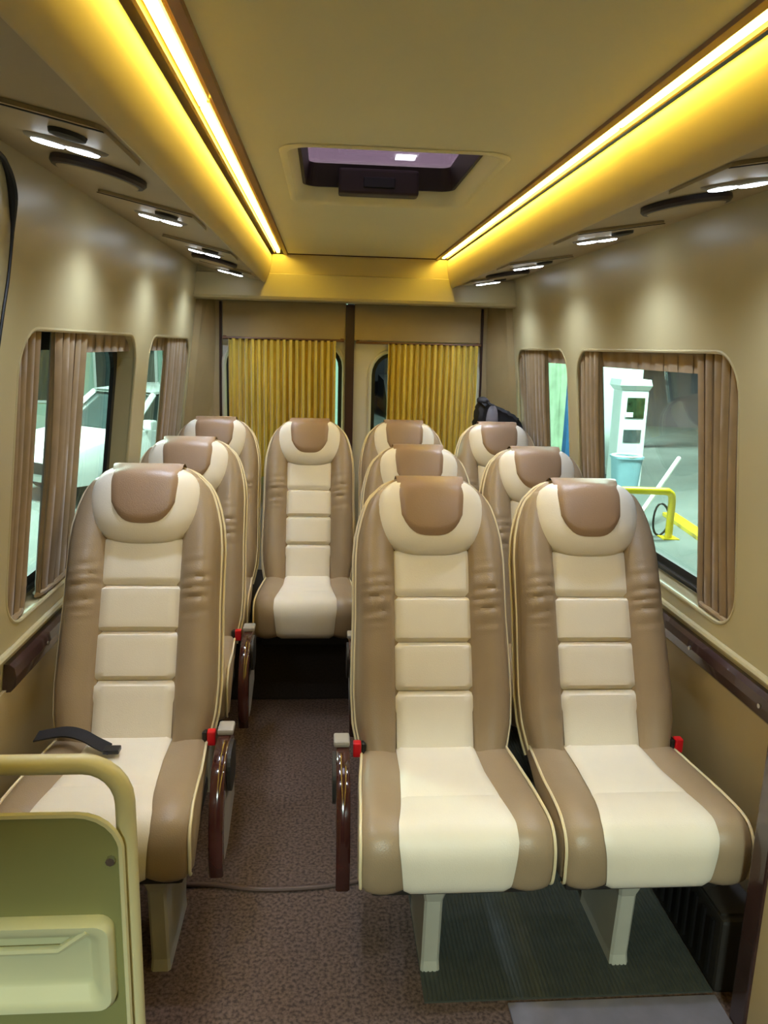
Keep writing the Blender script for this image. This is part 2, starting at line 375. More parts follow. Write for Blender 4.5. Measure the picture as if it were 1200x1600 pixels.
obj('lip', *grid(rows, True), 'ceiling_vinyl', hatch, True)
rows = [ring(HX0 + 0.010, HX1 - 0.010, HY0 + 0.01, HY1 - 0.024, 0.05, 1.982), ring(HX0 + 0.024, HX1 - 0.024, HY0 + 0.02, HY1 - 0.045, 0.035, 1.980), ring(HX0 + 0.034, HX1 - 0.034, HY0 + 0.03, HY1 - 0.06, 0.03, 2.044), ring(HX0, HX1, HY0, HY1, 0.03, 2.046)]
obj('frame', *grid(rows, True), 'hatch_dark', hatch)
obj('pane', *slab([[(a - hx, b - hy) for a, b in rrect(HX0 + 0.02, HX1 - 0.02, HY0 + 0.02, HY1 - 0.04, 0.03)]], lambda a, b, t: (a, b, t - ZC), 2.048, 2.054), 'hatch_glass', hatch)
hb = obj('latch_bar', *box(-0.125, 0.118, HY1 - 0.105 - hy, HY1 - 0.045 - hy, 0.012, 0.085, 0.008), 'hatch_dark', hatch)
obj('latch_knob', *box(-0.05, 0.045, HY1 - 0.112 - hy, HY1 - 0.1055 - hy, 0.03, 0.06, 0.003), 'black_plastic', hb)

# ------------------------------------------------------------------ reading lights, air vents
def under(s, t):
    x0, z0, x1, z1 = pl if s < 0 else pr_
    return Vector((x0 + (x1 - x0) * t, 0, z0 + (z1 - z0) * t))
def under_frame(s, x):
    x0, z0, x1, z1 = pl if s < 0 else pr_
    t = (x - x0) / (x1 - x0); ang = math.atan2(z1 - z0, x1 - x0) if s > 0 else math.atan2(z0 - z1, x0 - x1)
    return z0 + (z1 - z0) * t, -ang
ordn = ['nearest', 'second nearest', 'third nearest', 'farthest']
LIGHTS = [(-1, -0.442, [1.44, 2.206, 2.96, 3.735]), (1, 0.760, [1.475, 2.24, 3.0, 3.745])]
for s, lx, ys in LIGHTS:
    zu, ang = under_frame(s, lx)
    for k, y in enumerate(ys):
        t = empty('reading_light', (lx, y, zu)); t.rotation_euler = (0, ang, 0)
        tag(t, '%s twin white reading light on the %s overhead panel' % (ordn[k], 'left' if s < 0 else 'right'), 'reading light', 'overhead reading lights')
        obj('module_plate', *slab([rrect(-0.115, 0.115, -0.20, 0.055, 0.02, 3)], lambda a, b, q: (a, b, q), -0.0005, -0.007), 'service_panel', t)
        # lens housing: swollen bar across the panel
        rows = []
        for (w, d, z) in ((0.072, 0.030, -0.0072), (0.069, 0.027, -0.011), (0.062, 0.021, -0.0138)):
            rows.append([(w * math.cos(2 * math.pi * q / 20), d * math.sin(2 * math.pi * q / 20), z) for q in range(20)])
        v, f = grid(rows, True); f.append(tuple(range(40, 60)))
        obj('housing', v, f, 'grey_plastic', t, True)
        for q in (-1, 1):
            rows = []
            for (r, z) in ((1.0, -0.0140), (0.9, -0.0165), (0.5, -0.0175)):
                rows.append([(q * 0.029 + 0.029 * r * math.cos(2 * math.pi * w / 14), 0.017 * r * math.sin(2 * math.pi * w / 14), z) for w in range(14)])
            v, f = grid(rows, True); f.append(tuple(range(28, 42)))
            obj('lens', v, f, 'led_white', t, True)
        rows = [[(0.035 + r * math.cos(2 * math.pi * w / 16), -0.10 + r * math.sin(2 * math.pi * w / 16), z) for w in range(16)] for r, z in ((0.030, -0.0072), (0.028, -0.014), (0.018, -0.016))]
        v, f = grid(rows, True); f.append(tuple(range(32, 48))); obj('knob', v, f, 'frame_dark', t, True)
        obj('seam_strip', *box(-0.115, 0.115, -0.190, -0.184, -0.0085, -0.0072), 'frame_dark', t)
        # the two diodes: a beam down on to the seat and a wide spill
        for (nm, en, deg, bl, dx) in (('reading_beam', 11.0, 66, 0.8, 0.02), ('reading_spill', 10.5, 146, 0.9, -0.02)):
            sp = bpy.data.lights.new(nm, 'SPOT'); sp.energy = en; sp.color = (0.70, 0.82, 1.0); sp.spot_size = math.radians(deg); sp.spot_blend = bl; sp.shadow_soft_size = 0.02
            so = bpy.data.objects.new(nm, sp); COL.objects.link(so); so.parent = t; so.location = (dx, 0, -0.032); so.rotation_euler = (0, -ang, 0)
VENTS = [(-1, -0.455, [1.68, 3.30]), (1, 0.765, [1.70, 3.36])]
for s, vx, ys in VENTS:
    zu, ang = under_frame(s, vx)
    for k, y in enumerate(ys):
        t = empty('air_vent', (vx, y, zu)); t.rotation_euler = (0, ang, 0)
        tag(t, '%s round dark-rimmed air vent on the %s overhead panel' % (('near', 'far')[k], 'left' if s < 0 else 'right'), 'air vent', 'overhead air vents')
        n = 28; cs = [(math.cos(2 * math.pi * q / n), math.sin(2 * math.pi * q / n)) for q in range(n)]
        rows = [[(r * a, r * b, z) for a, b in cs] for r, z in ((0.092, -0.001), (0.093, -0.010), (0.088, -0.016), (0.080, -0.017))]
        obj('rim', *grid(rows, True), 'hatch_dark', t, True)
        rows = [[(r * a, r * b, z) for a, b in cs] for r, z in ((0.0798, -0.0165), (0.078, -0.0185), (0.03, -0.020))]
        v, f = grid(rows, True); f.append(tuple(range(2 * n, 3 * n))); obj('cap', v, f, 'service_panel', t, True)

# ------------------------------------------------------------------ seats
TH = math.atan2(0.33, 0.687); ST, CT = math.sin(TH), math.cos(TH); J = 0.45; LB = 0.762
WPTS = [(-0.06, 0.192), (0.0, 0.208), (0.06, 0.220), (0.14, 0.2245), (0.25, 0.2225), (0.35, 0.2195), (0.45, 0.2195), (0.52, 0.2195), (0.58, 0.2145), (0.63, 0.204), (0.67, 0.191), (0.70, 0.176), (0.725, 0.156), (0.745, 0.130), (0.757, 0.105), (0.7625, 0.08)]
def SP(x, s, d=0.0): return (x, s * ST - d * CT, J + s * CT + d * ST)
def sw(s): return interp(s, WPTS)
def sd(x, s, ax0=0.106):
    """front surface depth of the backrest"""
    w = sw(s); a = abs(x); m = max(0.0, min(w - a, (LB + 0.004 - s) * 0.9)); r = 0.05
    k = min(m / r, 1.0); rd = -r * 0.75 * (1 - math.sqrt(max(0.0, 1 - (1 - k) ** 2)))
    bol = 0.0
    if a > ax0 and w > ax0:
        q = (a - ax0) / (w - ax0); bol = math.sin(math.pi * min(1, q * 0.92 + 0.04)) ** 0.8
        bol *= 0.034 * interp(s, [(-0.06, 0.6), (0.1, 1.0), (0.42, 1.0), (0.55, 0.75), (0.66, 0.35), (0.75, 0.0)])
    return rd + bol
HC = 0.645; HWX = 0.156
def head_shape(a):
    """outline of the head cushion (x, s) at angle a, kidney-like: flat top, round sides"""
    c, s_ = math.cos(a), math.sin(a); e = 0.72
    x = HWX * math.copysign(abs(c) ** e, c); y = math.copysign(abs(s_) ** (0.80 if s_ < 0 else 0.75), s_) * (0.126 if s_ < 0 else 0.112)
    return x, y
def head_rho(x, s):
    X = abs(x) / HWX; S = (s - HC) / (0.126 if s < HC else 0.112); return (X ** 2.4 + abs(S) ** 2.35) ** (1 / 2.38)
def hd(x, s):
    r = min(1.0, head_rho(x, s)); return 0.004 + 0.048 * math.sqrt(max(0.0, 1 - r ** 3.2))
SEAT_MESH = {}
def seat_parts():
    P = []   # (name, material, verts, faces, smooth, parent part)
    # --- back shell: loft of closed rings across the width, following the outline
    rows = []
    ss = [-0.06 + 0.82 * i / 38 for i in range(36)] + [0.735, 0.748, 0.757, 0.7625]
    for s in ss:
        w = sw(s); r = []
        for i in range(25):
            x = -w + 2 * w * i / 24; r.append(SP(x, s, sd(x, s) - 0.006))
        tb = 0.115 * interp(s, [(-0.06, 0.7), (0.2, 1.0), (0.6, 0.95), (0.72, 0.8), (0.7625, 0.62)])
        for i in range(13):
            a = math.pi * i / 12; x = w * math.cos(a); r.append(SP(x * 0.985, s, -0.044 - (tb - 0.044) * min(1.0, math.sin(a) * 1.4)))
        rows.append(r)
    v, f = grid(rows, True); m = len(rows[0]); f.append(tuple(range(m))); f.append(tuple(range((len(rows) - 1) * m, len(rows) * m)))
    P.append(('back_shell', 'tan_leather', v, f, True, None))
    # --- side bolsters
    rnd = random.Random(3)
    for sg in (-1, 1):
        rows = []; NS = 96
        for i in range(NS + 1):
            s = -0.045 + 0.765 * i / NS; w = sw(s); x0 = 0.104; x1 = max(w - 0.012, x0 + 0.004); r = []
            for j in range(13):
                t = j / 12; a = x0 + (x1 - x0) * t; d = sd(a, s)
                win = math.exp(-((s - 0.40) / 0.075) ** 2) * math.sin(math.pi * min(1, t * 1.05 + 0.02)) ** 0.7
                ph = s * 190 + (t - 0.5) * (3.0 if sg < 0 else -2.0) + 1.2 * math.sin(s * 61 + sg)
                d += win * 0.010 * (abs(math.sin(ph / 2)) ** 0.6 - 0.5)
                e = min(t / 0.08, (1 - t) / 0.08, i / 2.0, (NS - i) / 2.0, 1.0)
                r.append(SP(sg * a, s, d - 0.006 + 0.011 * math.sqrt(max(0, 1 - (1 - e) ** 2))))
            rows.append(r)
        v, f = grid(rows); P.append(('side_bolster', 'tan_leather', v, f, True, None))
    # --- centre panels with pillow edges
    for (s0, s1, pad) in ((-0.03, 0.1455, 0.017), (0.1465, 0.2775, 0.017), (0.2785, 0.4045, 0.017), (0.4055, 0.545, 0.012)):
        rows = []
        for i in range(13):
            q = i / 12; s = s0 + (s1 - s0) * q; r = []
            for j in range(15):
                t = j / 14; hw = 0.1085 - (0.004 if s < 0.1 else 0.0); x = -hw + 2 * hw * t
                e = min(min(q, 1 - q) / 0.13, 1.0); e2 = min(min(t, 1 - t) / 0.09, 1.0)
                h = math.sqrt(max(0, 1 - (1 - e) ** 2)) * (0.35 + 0.65 * math.sqrt(max(0, 1 - (1 - e2) ** 2)))
                r.append(SP(x, s, -0.004 + pad * h + 0.003 * math.cos((t - 0.5) * math.pi)))
            rows.append(r)
        v, f = grid(rows); P.append(('back_panel', 'cream_leather', v, f, True, None))
    # --- head cushion
    rows = []; n = 48
    for (k) in (1.0, 0.985, 0.95, 0.88, 0.78, 0.64, 0.45, 0.22):
        r = []
        for q in range(n):
            x, y = head_shape(2 * math.pi * q / n); x *= k; y *= k; s = HC + y
            base = min(0.0, sd(x, s, 9.0)); r.append(SP(x, s, base + (-0.012 if k == 1.0 else 0.002 + 0.046 * math.sqrt(max(0, 1 - k ** 3.0)))))
        rows.append(r)
    v, f = grid(rows, True); f.append(tuple(range(7 * n, 8 * n)))
    P.append(('headrest', 'cream_leather', v, f, True, None))
    # --- draped patch on the head cushion
    rows = []
    path = [(0.575 + 0.19 * i / 14, None) for i in range(15)]
    for i in range(20):
        r = []
        for j in range(17):
            t = -1 + 2 * j / 16
            if i < 15:
                s = 0.577 + (0.752 - 0.577) * i / 14; q = i / 14
                hw = 0.0985 - 0.006 * (1 - q)
                # rounded bottom corners: the lower edge curves up towards both sides
                x = hw * t; so = s + (0.060 * (abs(t) ** 3.2) - 0.004) * (1 - q)
                x *= 1 - 0.06 * (1 - q) * abs(t)
                rho = min(1.0, max(abs(x) / HWX, 0)); X = (abs(x) / HWX); S = abs(so - HC) / (0.126 if so < HC else 0.112)
                kk = min(1.0, (X ** 2.2 + S ** 2.2) ** (1 / 2.2)); base = min(0.0, sd(x, so, 9.0))
                dome = 0.002 + 0.046 * math.sqrt(max(0, 1 - kk ** 3.0))
                if so > HC + 0.05: dome = max(dome, 0.026 - 0.12 * (so - HC - 0.05))
                edge = min(1.0, min((1 - abs(t)) / 0.12, (i + 0.0) / 1.0)); r.append(SP(x, so, base + dome + 0.001 + 0.005 * math.sqrt(max(0, 1 - (1 - edge) ** 2))))
            else:
                a = (i - 14) / 5 * math.pi * 0.75; x = 0.0985 * t
                base = min(0.0, sd(x, 0.752, 9.0)); d0 = base + 0.022
                r.append(SP(x, 0.752 + 0.013 * math.sin(a), d0 - 0.036 * (1 - math.cos(a)) + (-0.004 if abs(t) > 0.99 else 0)))
        rows.append(r)
    v, f = grid(rows); P.append(('headrest_patch', 'taupe_leather', v, f, True, 'headrest'))
    # --- piping along the rim, front and rear
    def rim(off, d, s_lo=-0.03):
        pts = []
        sl = [s_lo + (0.7625 - s_lo) * i / 44 for i in range(45)]; sl = sl[:-3] + [0.742, 0.753, 0.760, 0.7632]
        for s in sl: pts.append((-(sw(s) - off), s))
        tp = [(-sw(0.7625) * c + 0, 0.7645) for c in (0.8, 0.4, 0.0, -0.4, -0.8)]
        full = pts + tp + [(-a, b) for a, b in reversed(pts)]
        return [SP(x, s - (off * 0.6 if s > 0.70 else 0), d) for x, s in full]
    P.append(('piping', 'piping', *tube(rim(0.006, -0.026), 0.0042, 6), True, None))
    P.append(('piping', 'piping', *tube(rim(-0.001, -0.052), 0.0042, 6), True, None))
    # --- cushion
    pr = smooth_curve([(0.05, 0, J - 0.012), (-0.04, 0, J - 0.004), (-0.15, 0, J + 0.002), (-0.26, 0, J + 0.010), (-0.335, 0, J + 0.010), (-0.375, 0, J - 0.004), (-0.397, 0, J - 0.034), (-0.402, 0, J - 0.075), (-0.396, 0, J - 0.125), (-0.37, 0, J - 0.145)], 5)
    def cw(i):
        return interp(i / (len(pr) - 1), [(0, 0.200), (0.25, 0.217), (0.5, 0.224), (0.8, 0.2245), (1.0, 0.221)])
    nrm = []
    for i, p in enumerate(pr):
        a = pr[max(i - 1, 0)]; b = pr[min(i + 1, len(pr) - 1)]; t = (b - a); nrm.append(Vector((0, t.z, -t.x)).normalized() if True else None)
    # p.x holds y, p.z holds z
    def CP(x, i, d):
        p = pr[i]; a = pr[max(i - 1, 0)]; b = pr[min(i + 1, len(pr) - 1)]; t = (b - a).normalized(); ny, nz = t.z, -t.x
        if nz < 0 and abs(nz) > abs(ny): ny, nz = -ny, -nz
        if i > len(pr) * 0.6 and ny > 0: ny, nz = -ny, -nz
        return (x, p.x + ny * d, p.z + nz * d)
    def cd(x, i):
        w = cw(i); a = abs(x); m = w - a; k = min(m / 0.022, 1.0); rd = -0.018 * (1 - math.sqrt(max(0, 1 - (1 - k) ** 2)))
        g = max(0.0, (a - 0.11) / (w - 0.11)) if a > 0.11 else 0.0
        return rd + 0.013 * math.sin(math.pi * min(1, g))
    rows = []
    for i in range(len(pr)):
        w = cw(i); rows.append([CP(-w + 2 * w * j / 28, i, cd(-w + 2 * w * j / 28, i) - 0.003) for j in range(29)])
    v, f = grid(rows); nr = len(rows)
    f.append(tuple(i * 29 for i in range(nr))); f.append(tuple(i * 29 + 28 for i in reversed(range(nr)))); f.append(tuple(range((nr - 1) * 29, nr * 29)) + tuple(reversed(range(0, 29))))
    P.append(('cushion', 'tan_leather', v, f, True, None))
    # centre panel of the cushion: two pads split by a crease, flaring boundary
    L = len(pr) - 1
    for (i0, i1) in ((1, 15), (15, L - 1)):
        rows = []
        for i in range(i0, i1 + 1):
            u = i / L; hw = interp(u, [(0.0, 0.106), (0.2, 0.108), (0.38, 0.122), (0.5, 0.133), (0.62, 0.134), (0.8, 0.126), (1.0, 0.116)]); q = (i - i0) / (i1 - i0); r = []
            for j in range(17):
                t = j / 16; x = -hw + 2 * hw * t
                e2 = min(min(t, 1 - t) / 0.08, 1.0); e = min(min(q if i0 > 1 else 1, (1 - q) if i1 < L - 2 else 1) / 0.12, 1.0)
                h = (0.35 + 0.65 * math.sqrt(max(0, 1 - (1 - e2) ** 2))) * (0.72 + 0.28 * math.sqrt(max(0, 1 - (1 - e) ** 2)))
                r.append(CP(x, i, cd(x, i) - 0.006 + 0.016 * h))
            rows.append(r)
        v, f = grid(rows); P.append(('cushion_panel', 'cream_leather', v, f, True, 'cushion'))
    for sg in (-1, 1):
        pts = [CP(sg * (cw(i) - 0.006), i, cd(cw(i) - 0.006, i) - 0.001) for i in range(2, L)]
        P.append(('cushion_piping', 'piping', *tube(pts, 0.0038, 6), True, 'cushion'))
    # --- seat frame below
    m = MB(); m.add(*box(-0.19, 0.19, -0.33, 0.06, J - 0.20, J - 0.1465, 0.012)); P.append(('seat_frame', 'frame_dark', m.v, m.f, False, None))
    return P
PARTS = seat_parts()
def leg_mesh(x):
    v = []; rows = []
    for z, y0, y1, w in ((0.0, -0.29, -0.06, 0.024), (0.03, -0.285, -0.06, 0.022), (J - 0.24, -0.30, 0.0, 0.022), (J - 0.2005, -0.315, 0.03, 0.030)):
        rows.append([(x - w, y0 + 0.006, z), (x - w + 0.006, y0, z), (x + w - 0.006, y0, z), (x + w, y0 + 0.006, z), (x + w, y1, z), (x - w, y1, z)])
    v, f = grid(rows, True); f.append(tuple(range(6))); f.append(tuple(range(18, 24)))
    return v, f
def side_panel_parts(root, sg):
    """armrest side on the aisle: wood front band, grey core and cap"""
    x = sg * 0.252
    band = smooth_curve([(0.02, 0, 0.476), (-0.08, 0, 0.478), (-0.14, 0, 0.470), (-0.19, 0, 0.442), (-0.228, 0, 0.385), (-0.250, 0, 0.32), (-0.257, 0, 0.25), (-0.250, 0, 0.205)], 5)
    rows = []
    for i, p in enumerate(band):
        a = band[max(i - 1, 0)]; b = band[min(i + 1, len(band) - 1)]; t = (b - a).normalized(); n = Vector((t.z, 0, -t.x))
        if n.x > 0 and n.z < 0: n = -n
        if n.x > 0.3: n = -n
        th = 0.036; hw = 0.017
        q = [p + n * o for o in (0.0, -0.004, -th)]
        rows.append([(x - hw, q[1].x, q[1].z), (x - hw + 0.005, q[0].x, q[0].z), (x + hw - 0.005, q[0].x, q[0].z), (x + hw, q[1].x, q[1].z), (x + hw, q[2].x, q[2].z), (x - hw, q[2].x, q[2].z)])
    v, f = grid(rows, True); f.append(tuple(range(6))); f.append(tuple(range((len(rows) - 1) * 6, len(rows) * 6)))
    arm = obj('armrest', v, f, 'dark_wood', root, True)
    # core plate behind the band
    inner = [(r[4][1] + 0.001, r[4][2] - 0.0005) for r in rows]
    loop = inner + [(-0.12, 0.21), (0.03, 0.26), (0.04, 0.43)]
    hw = 0.013
    obj('armrest_core', *slab([loop], lambda a, b, t: (t, a, b), x - hw, x + hw), 'grey_plastic', arm)
    # grey hinge cap at the top, aisle side
    obj('armrest_cap', *box(x + sg * 0.002 - 0.021, x + sg * 0.002 + 0.021, -0.055, 0.0, 0.4785, 0.494, 0.006), 'grey_plastic', arm)
    obj('hinge_cover', *slab([rrect(-0.15, -0.03, 0.36, 0.472, 0.04)], lambda a, b, t: (x + sg * t, a, b), 0.0172, 0.026), 'frame_dark', arm)
def buckle_parts(root, sg):
    x = sg * 0.212
    b = obj('belt_buckle', *box(x - 0.011, x + 0.011, -0.020, 0.004, J - 0.02, J + 0.020, 0.004), 'red_plastic', root); b['label'] = 'red seat belt buckle'
    obj('buckle_stalk', *box(x - sg * 0.018 - 0.006, x - sg * 0.018 + 0.006, -0.018, 0.004, J - 0.02, J + 0.018, 0.003), 'black_plastic', b)
def make_seat(x, yj, dz, label, group, legs=(), side=None, buckle=None):
    root = empty('passenger_seat', (x, yj, dz)); tag(root, label, 'seat', group)
    last = {}
    for k, (nm, m, v, f, sm, par) in enumerate(PARTS):
        mesh = SEAT_MESH.get(k)
        o = obj(nm, v, f, m, last[par] if par else root, sm, mesh=mesh)
        if mesh is None: SEAT_MESH[k] = o.data
        last[nm] = o
        if nm == 'headrest_patch': o['label'] = 'taupe leather patch draped over the headrest'
    for lx in legs:
        v, f = leg_mesh(lx); v = [(a, b, c - (dz if c < 0.05 else 0)) for a, b, c in v]
        obj('leg', v, f, 'leg_paint', root)
    if dz == RZ: root.scale = (0.955, 1, 1)
    if side: side_panel_parts(root, side)
    if buckle: buckle_parts(root, buckle)
    return root
RZ = 0.028
G = 'cream and tan passenger seats'
s1 = make_seat(-0.507, 1.918, 0.02, 'single leather seat at the front left, behind the cream divider', G, (-0.08, 0.12), 1, 1)
s2 = make_seat(0.305, 1.883, 0.0, 'front right aisle seat with dark wood armrest, beside the front window seat', G, (-0.035,), -1, -1)
s3 = make_seat(0.767, 1.883, 0.0, 'front right window seat beside the large right window', G, (-0.02,), None, 1)
s4 = make_seat(-0.522, 2.69, 0.01, 'middle left single seat directly behind the front left seat', G, (-0.08, 0.12), 1, 1)
s5 = make_seat(0.360, 2.64, 0.0, 'middle right aisle seat half hidden by the front aisle seat', G, (-0.035,), -1, -1)
s6 = make_seat(0.823, 2.64, 0.0, 'middle right window seat half hidden by the front window seat', G, (-0.02,), None, 1)
RZ = 0.028
s7 = make_seat(-0.515, 3.363, RZ, 'rear row seat in the left corner by the side window', G)
s8 = make_seat(-0.074, 3.363, RZ, 'rear row seat facing the aisle before the left gold curtain', G)
s9 = make_seat(0.374, 3.363, RZ, 'rear row seat right of the aisle below the partly opened curtain', G)
s10 = make_seat(0.830, 3.363, RZ, 'rear row seat in the right corner beside the black jacket', G)

# riser box below the rear row, floor mat, painted patch of light, cable, heater
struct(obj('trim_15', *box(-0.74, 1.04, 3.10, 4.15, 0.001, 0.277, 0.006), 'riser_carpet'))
mt = MB(); mt.add(*box(0.245, 0.945, 1.505, 3.08, 0.0005, 0.004)); fm = mt.build('floor_mat', 'rib_mat'); tag(fm, 'grey green ribbed floor mat under the right-hand seats', 'floor mat')
rb = MB(); x = 0.252
while x < 0.94:
    v = [(x, 1.507, 0.004), (x + 0.003, 1.507, 0.0066), (x + 0.006, 1.507, 0.004), (x, 3.07, 0.004), (x + 0.003, 3.07, 0.0066), (x + 0.006, 3.07, 0.004)]
    rb.add(v, [(0, 1, 4, 3), (1, 2, 5, 4), (0, 2, 1), (3, 4, 5)]); x += 0.0105
r_ = rb.build('rib', 'rib_mat', fm); r_['kind'] = 'stuff'
ss_ = MB(); ss_.add(*box(0.44, 0.945, 1.30, 1.494, 0.0005, 0.006, 0.002)); tag(ss_.build('floor_light_patch', 'light_patch_grey'), 'pale grey sheet painting a patch of light on the floor, bottom right edge', 'light patch')  # pale sheet laid on the floor in place of a patch of light
cp = smooth_curve([(-0.42, 1.93, 0.007), (-0.30, 1.925, 0.007), (-0.2, 1.905, 0.007), (-0.1, 1.90, 0.007), (0.03, 1.91, 0.007), (0.14, 1.94, 0.007), (0.22, 1.99, 0.007)], 6)
tag(obj('floor_cable', *tube(cp, 0.0065, 8), 'cable_rubber', None, True), 'brown cable lying across the aisle carpet', 'cable')
ht = empty('heater_box', (1.0, 1.80, 0.0)); tag(ht, 'dark floor heater with slatted grille under the right window seat', 'heater')
obj('casing', *box(-0.055, 0.055, -0.30, 0.45, 0.001, 0.20, 0.01), 'frame_dark', ht)
for k in range(16):
    y = -0.27 + 0.042 * k
    obj('slat', *box(-0.062, -0.056, y, y + 0.012, 0.03, 0.18), 'black_plastic', ht)
for k in range(3):
    obj('slat', *box(-0.05, 0.05, -0.28, 0.43, 0.2005, 0.206), 'frame_dark', ht, loc=(0, 0, 0)) if k == 0 else None

# ------------------------------------------------------------------ front left divider
dv = empty('seat_divider', (-0.52, 1.0, 0.0)); tag(dv, 'cream tubular divider with a board and moulded tray in front of the left seat', 'divider')
R0 = 0.0140
tp = [(-0.225, 0, 0.03), (-0.225, 0, 0.86)]
cor = [(-0.225 + 0.055 - 0.055 * math.cos(a), 0, 0.86 + 0.06 * math.sin(a)) for a in [math.pi / 2 * k / 6 for k in range(1, 7)]]
path = [(-0.225, 0, 0.001), (-0.225, 0, 0.4)] + [(-0.225, 0, 0.86)] + cor
path = path + [(-p[0], p[1], p[2]) for p in reversed(path)]
path = [(p[0] + 0.018, p[1], p[2] + (0.002 if p[2] > 0.5 else 0)) for p in path]
obj('rail', *tube(path, R0, 14), 'divider_paint', dv, True)
loop = [(-0.205, 0.06), (0.245, 0.05), (0.245, 0.80)] + [(0.245 - 0.06 + 0.06 * math.cos(a), 0.795 + 0.055 * math.sin(a)) for a in [math.pi / 2 * k / 6 for k in range(1, 7)]] + [(-0.145, 0.85)] + [(-0.145 - 0.06 * math.sin(a), 0.795 + 0.055 * math.cos(a)) for a in [math.pi / 2 * k / 6 for k in range(1, 7)]]
loop = [(a - 0.004, b + 0.010) for a, b in loop]
obj('board', *slab([loop], lambda a, b, t: (a, t, b), -0.0285, -0.018), 'divider_board', dv)
obj('board_rim', *tube([(a, -0.026, b) for a, b in loop], 0.005, 6, closed=True), 'divider_paint', dv, True)
# moulded tray: rim frame proud of the board with a recessed, sloping pocket
TX0, TX1, TZ0, TZ1 = -0.19, 0.228, 0.558, 0.704
rows = []
def tl(i, y, r): return [(a, y, b) for a, b in rrect(TX0 + i, TX1 - i, TZ0 + i, TZ1 - i, r, 5)]
rows = [tl(0.0, -0.0287, 0.022), tl(0.0, -0.044, 0.022), tl(0.004, -0.050, 0.02), tl(0.012, -0.050, 0.018), tl(0.020, -0.046, 0.015), tl(0.032, -0.032, 0.010), tl(0.036, -0.030, 0.008)]
v, f = grid(rows, True); n = len(rows[0]); f.append(tuple(range(6 * n, 7 * n)))
tray = obj('tray', v, f, 'tray_plastic', dv, True)
obj('tray_fold', *tube([(TX0 + 0.02, -0.040, TZ1 - 0.048), (TX1 - 0.075, -0.040, TZ1 - 0.046), (TX1 - 0.032, -0.046, TZ1 - 0.012)], 0.006, 8), 'tray_plastic', tray, True)
obj('screw', *tube([(0.228, -0.0286, 0.792), (0.228, -0.036, 0.792)], 0.0065, 8), 'chrome', dv, True)

# ------------------------------------------------------------------ front right step panel
sp_ = empty('step_panel', (0.965, 1.05, 0.0)); tag(sp_, 'beige step-well panel with dark wood edge at the bottom right', 'panel')
obj('board', *box(-0.012, 0.020, -0.75, 0.335, 0.001, 0.70, 0.004), 'lower_panel', sp_)
obj('edge_trim', *box(-0.018, 0.024, 0.325, 0.385, 0.001, 0.715, 0.006), 'rail_wood', sp_)

# ------------------------------------------------------------------ curtains
def drape(name, material, fn, a0, a1, z0, z1, folds, amp, pinch=None, seed=0, thick=0.004, zn=20, parent=None):
    """pleated cloth: fn(a, t, z) maps along-window a, offset t; pinch(z01) scales the width about its middle"""
    rnd = random.Random(seed); n = folds * 8; ph = [rnd.uniform(-0.5, 0.5) for _ in range(folds + 2)]; am = [rnd.uniform(0.65, 1.25) for _ in range(folds + 2)]
    front, bk = [], []
    mid = (a0 + a1) / 2
    for i in range(zn + 1):
        q = i / zn; z = z0 + (z1 - z0) * q; k = pinch(q) if pinch else 1.0; r1, r2 = [], []
        for j in range(n + 1):
            u = j / n; fi = u * folds; a_ = am[int(fi)] * (1 - (fi % 1)) + am[min(int(fi) + 1, folds)] * (fi % 1)
            sway = 0.25 * math.sin(q * 3 + ph[int(fi)] * 4)
            t = amp * a_ * math.cos(2 * math.pi * fi + sway + ph[int(fi)] * 0.0) * (0.55 + 0.45 * math.sin(math.pi * min(1, max(0.0, 1 - q * 0.9))))
            a = mid + (a0 + (a1 - a0) * u - mid) * k + 0.15 * (a1 - a0) / folds * math.sin(4 * math.pi * fi + 1)
            r1.append(fn(a, t, z)); r2.append(fn(a, t + thick, z))
        front.append(r1); bk.append(r2)
    v, f = grid([a + list(reversed(b)) for a, b in zip(front, bk)], True); m = 2 * (n + 1)
    f.append(tuple(range(m))); f.append(tuple(range(zn * m, (zn + 1) * m)))
    return obj(name, v, f, material, parent, True)
rear = lambda a, t, z: (a, YD - 0.055 - t, z)
c1 = drape('curtain', 'gold_satin', rear, -0.512, 0.046, 0.80, 1.528, 17, 0.023, None, 1, zn=14); tag(c1, 'gold satin pleated curtain over the left rear door window', 'curtain', 'gold rear curtains')
c2 = drape('curtain', 'gold_satin', rear, 0.322, 0.800, 0.80, 1.522, 15, 0.023, None, 2, zn=14); tag(c2, 'gold satin pleated curtain drawn partly off the right rear door window', 'curtain', 'gold rear curtains')
for (x0, x1, z, l) in ((-0.54, 0.092, 1.530, 'left'), (0.155, 0.822, 1.524, 'right')):
    o = obj('curtain_rod', *tube([(x0, YD - 0.050, z), (x1, YD - 0.050, z)], 0.007, 8), 'brown_strip', None, True); tag(o, 'thin brown curtain rod above the %s gold curtain' % l, 'curtain rod')
    for x in (x0 + 0.01, x1 - 0.01): obj('bracket', *box(x - 0.008, x + 0.008, YD - 0.05, YD - 0.0242, z - 0.006, z + 0.012), 'brown_strip', o)
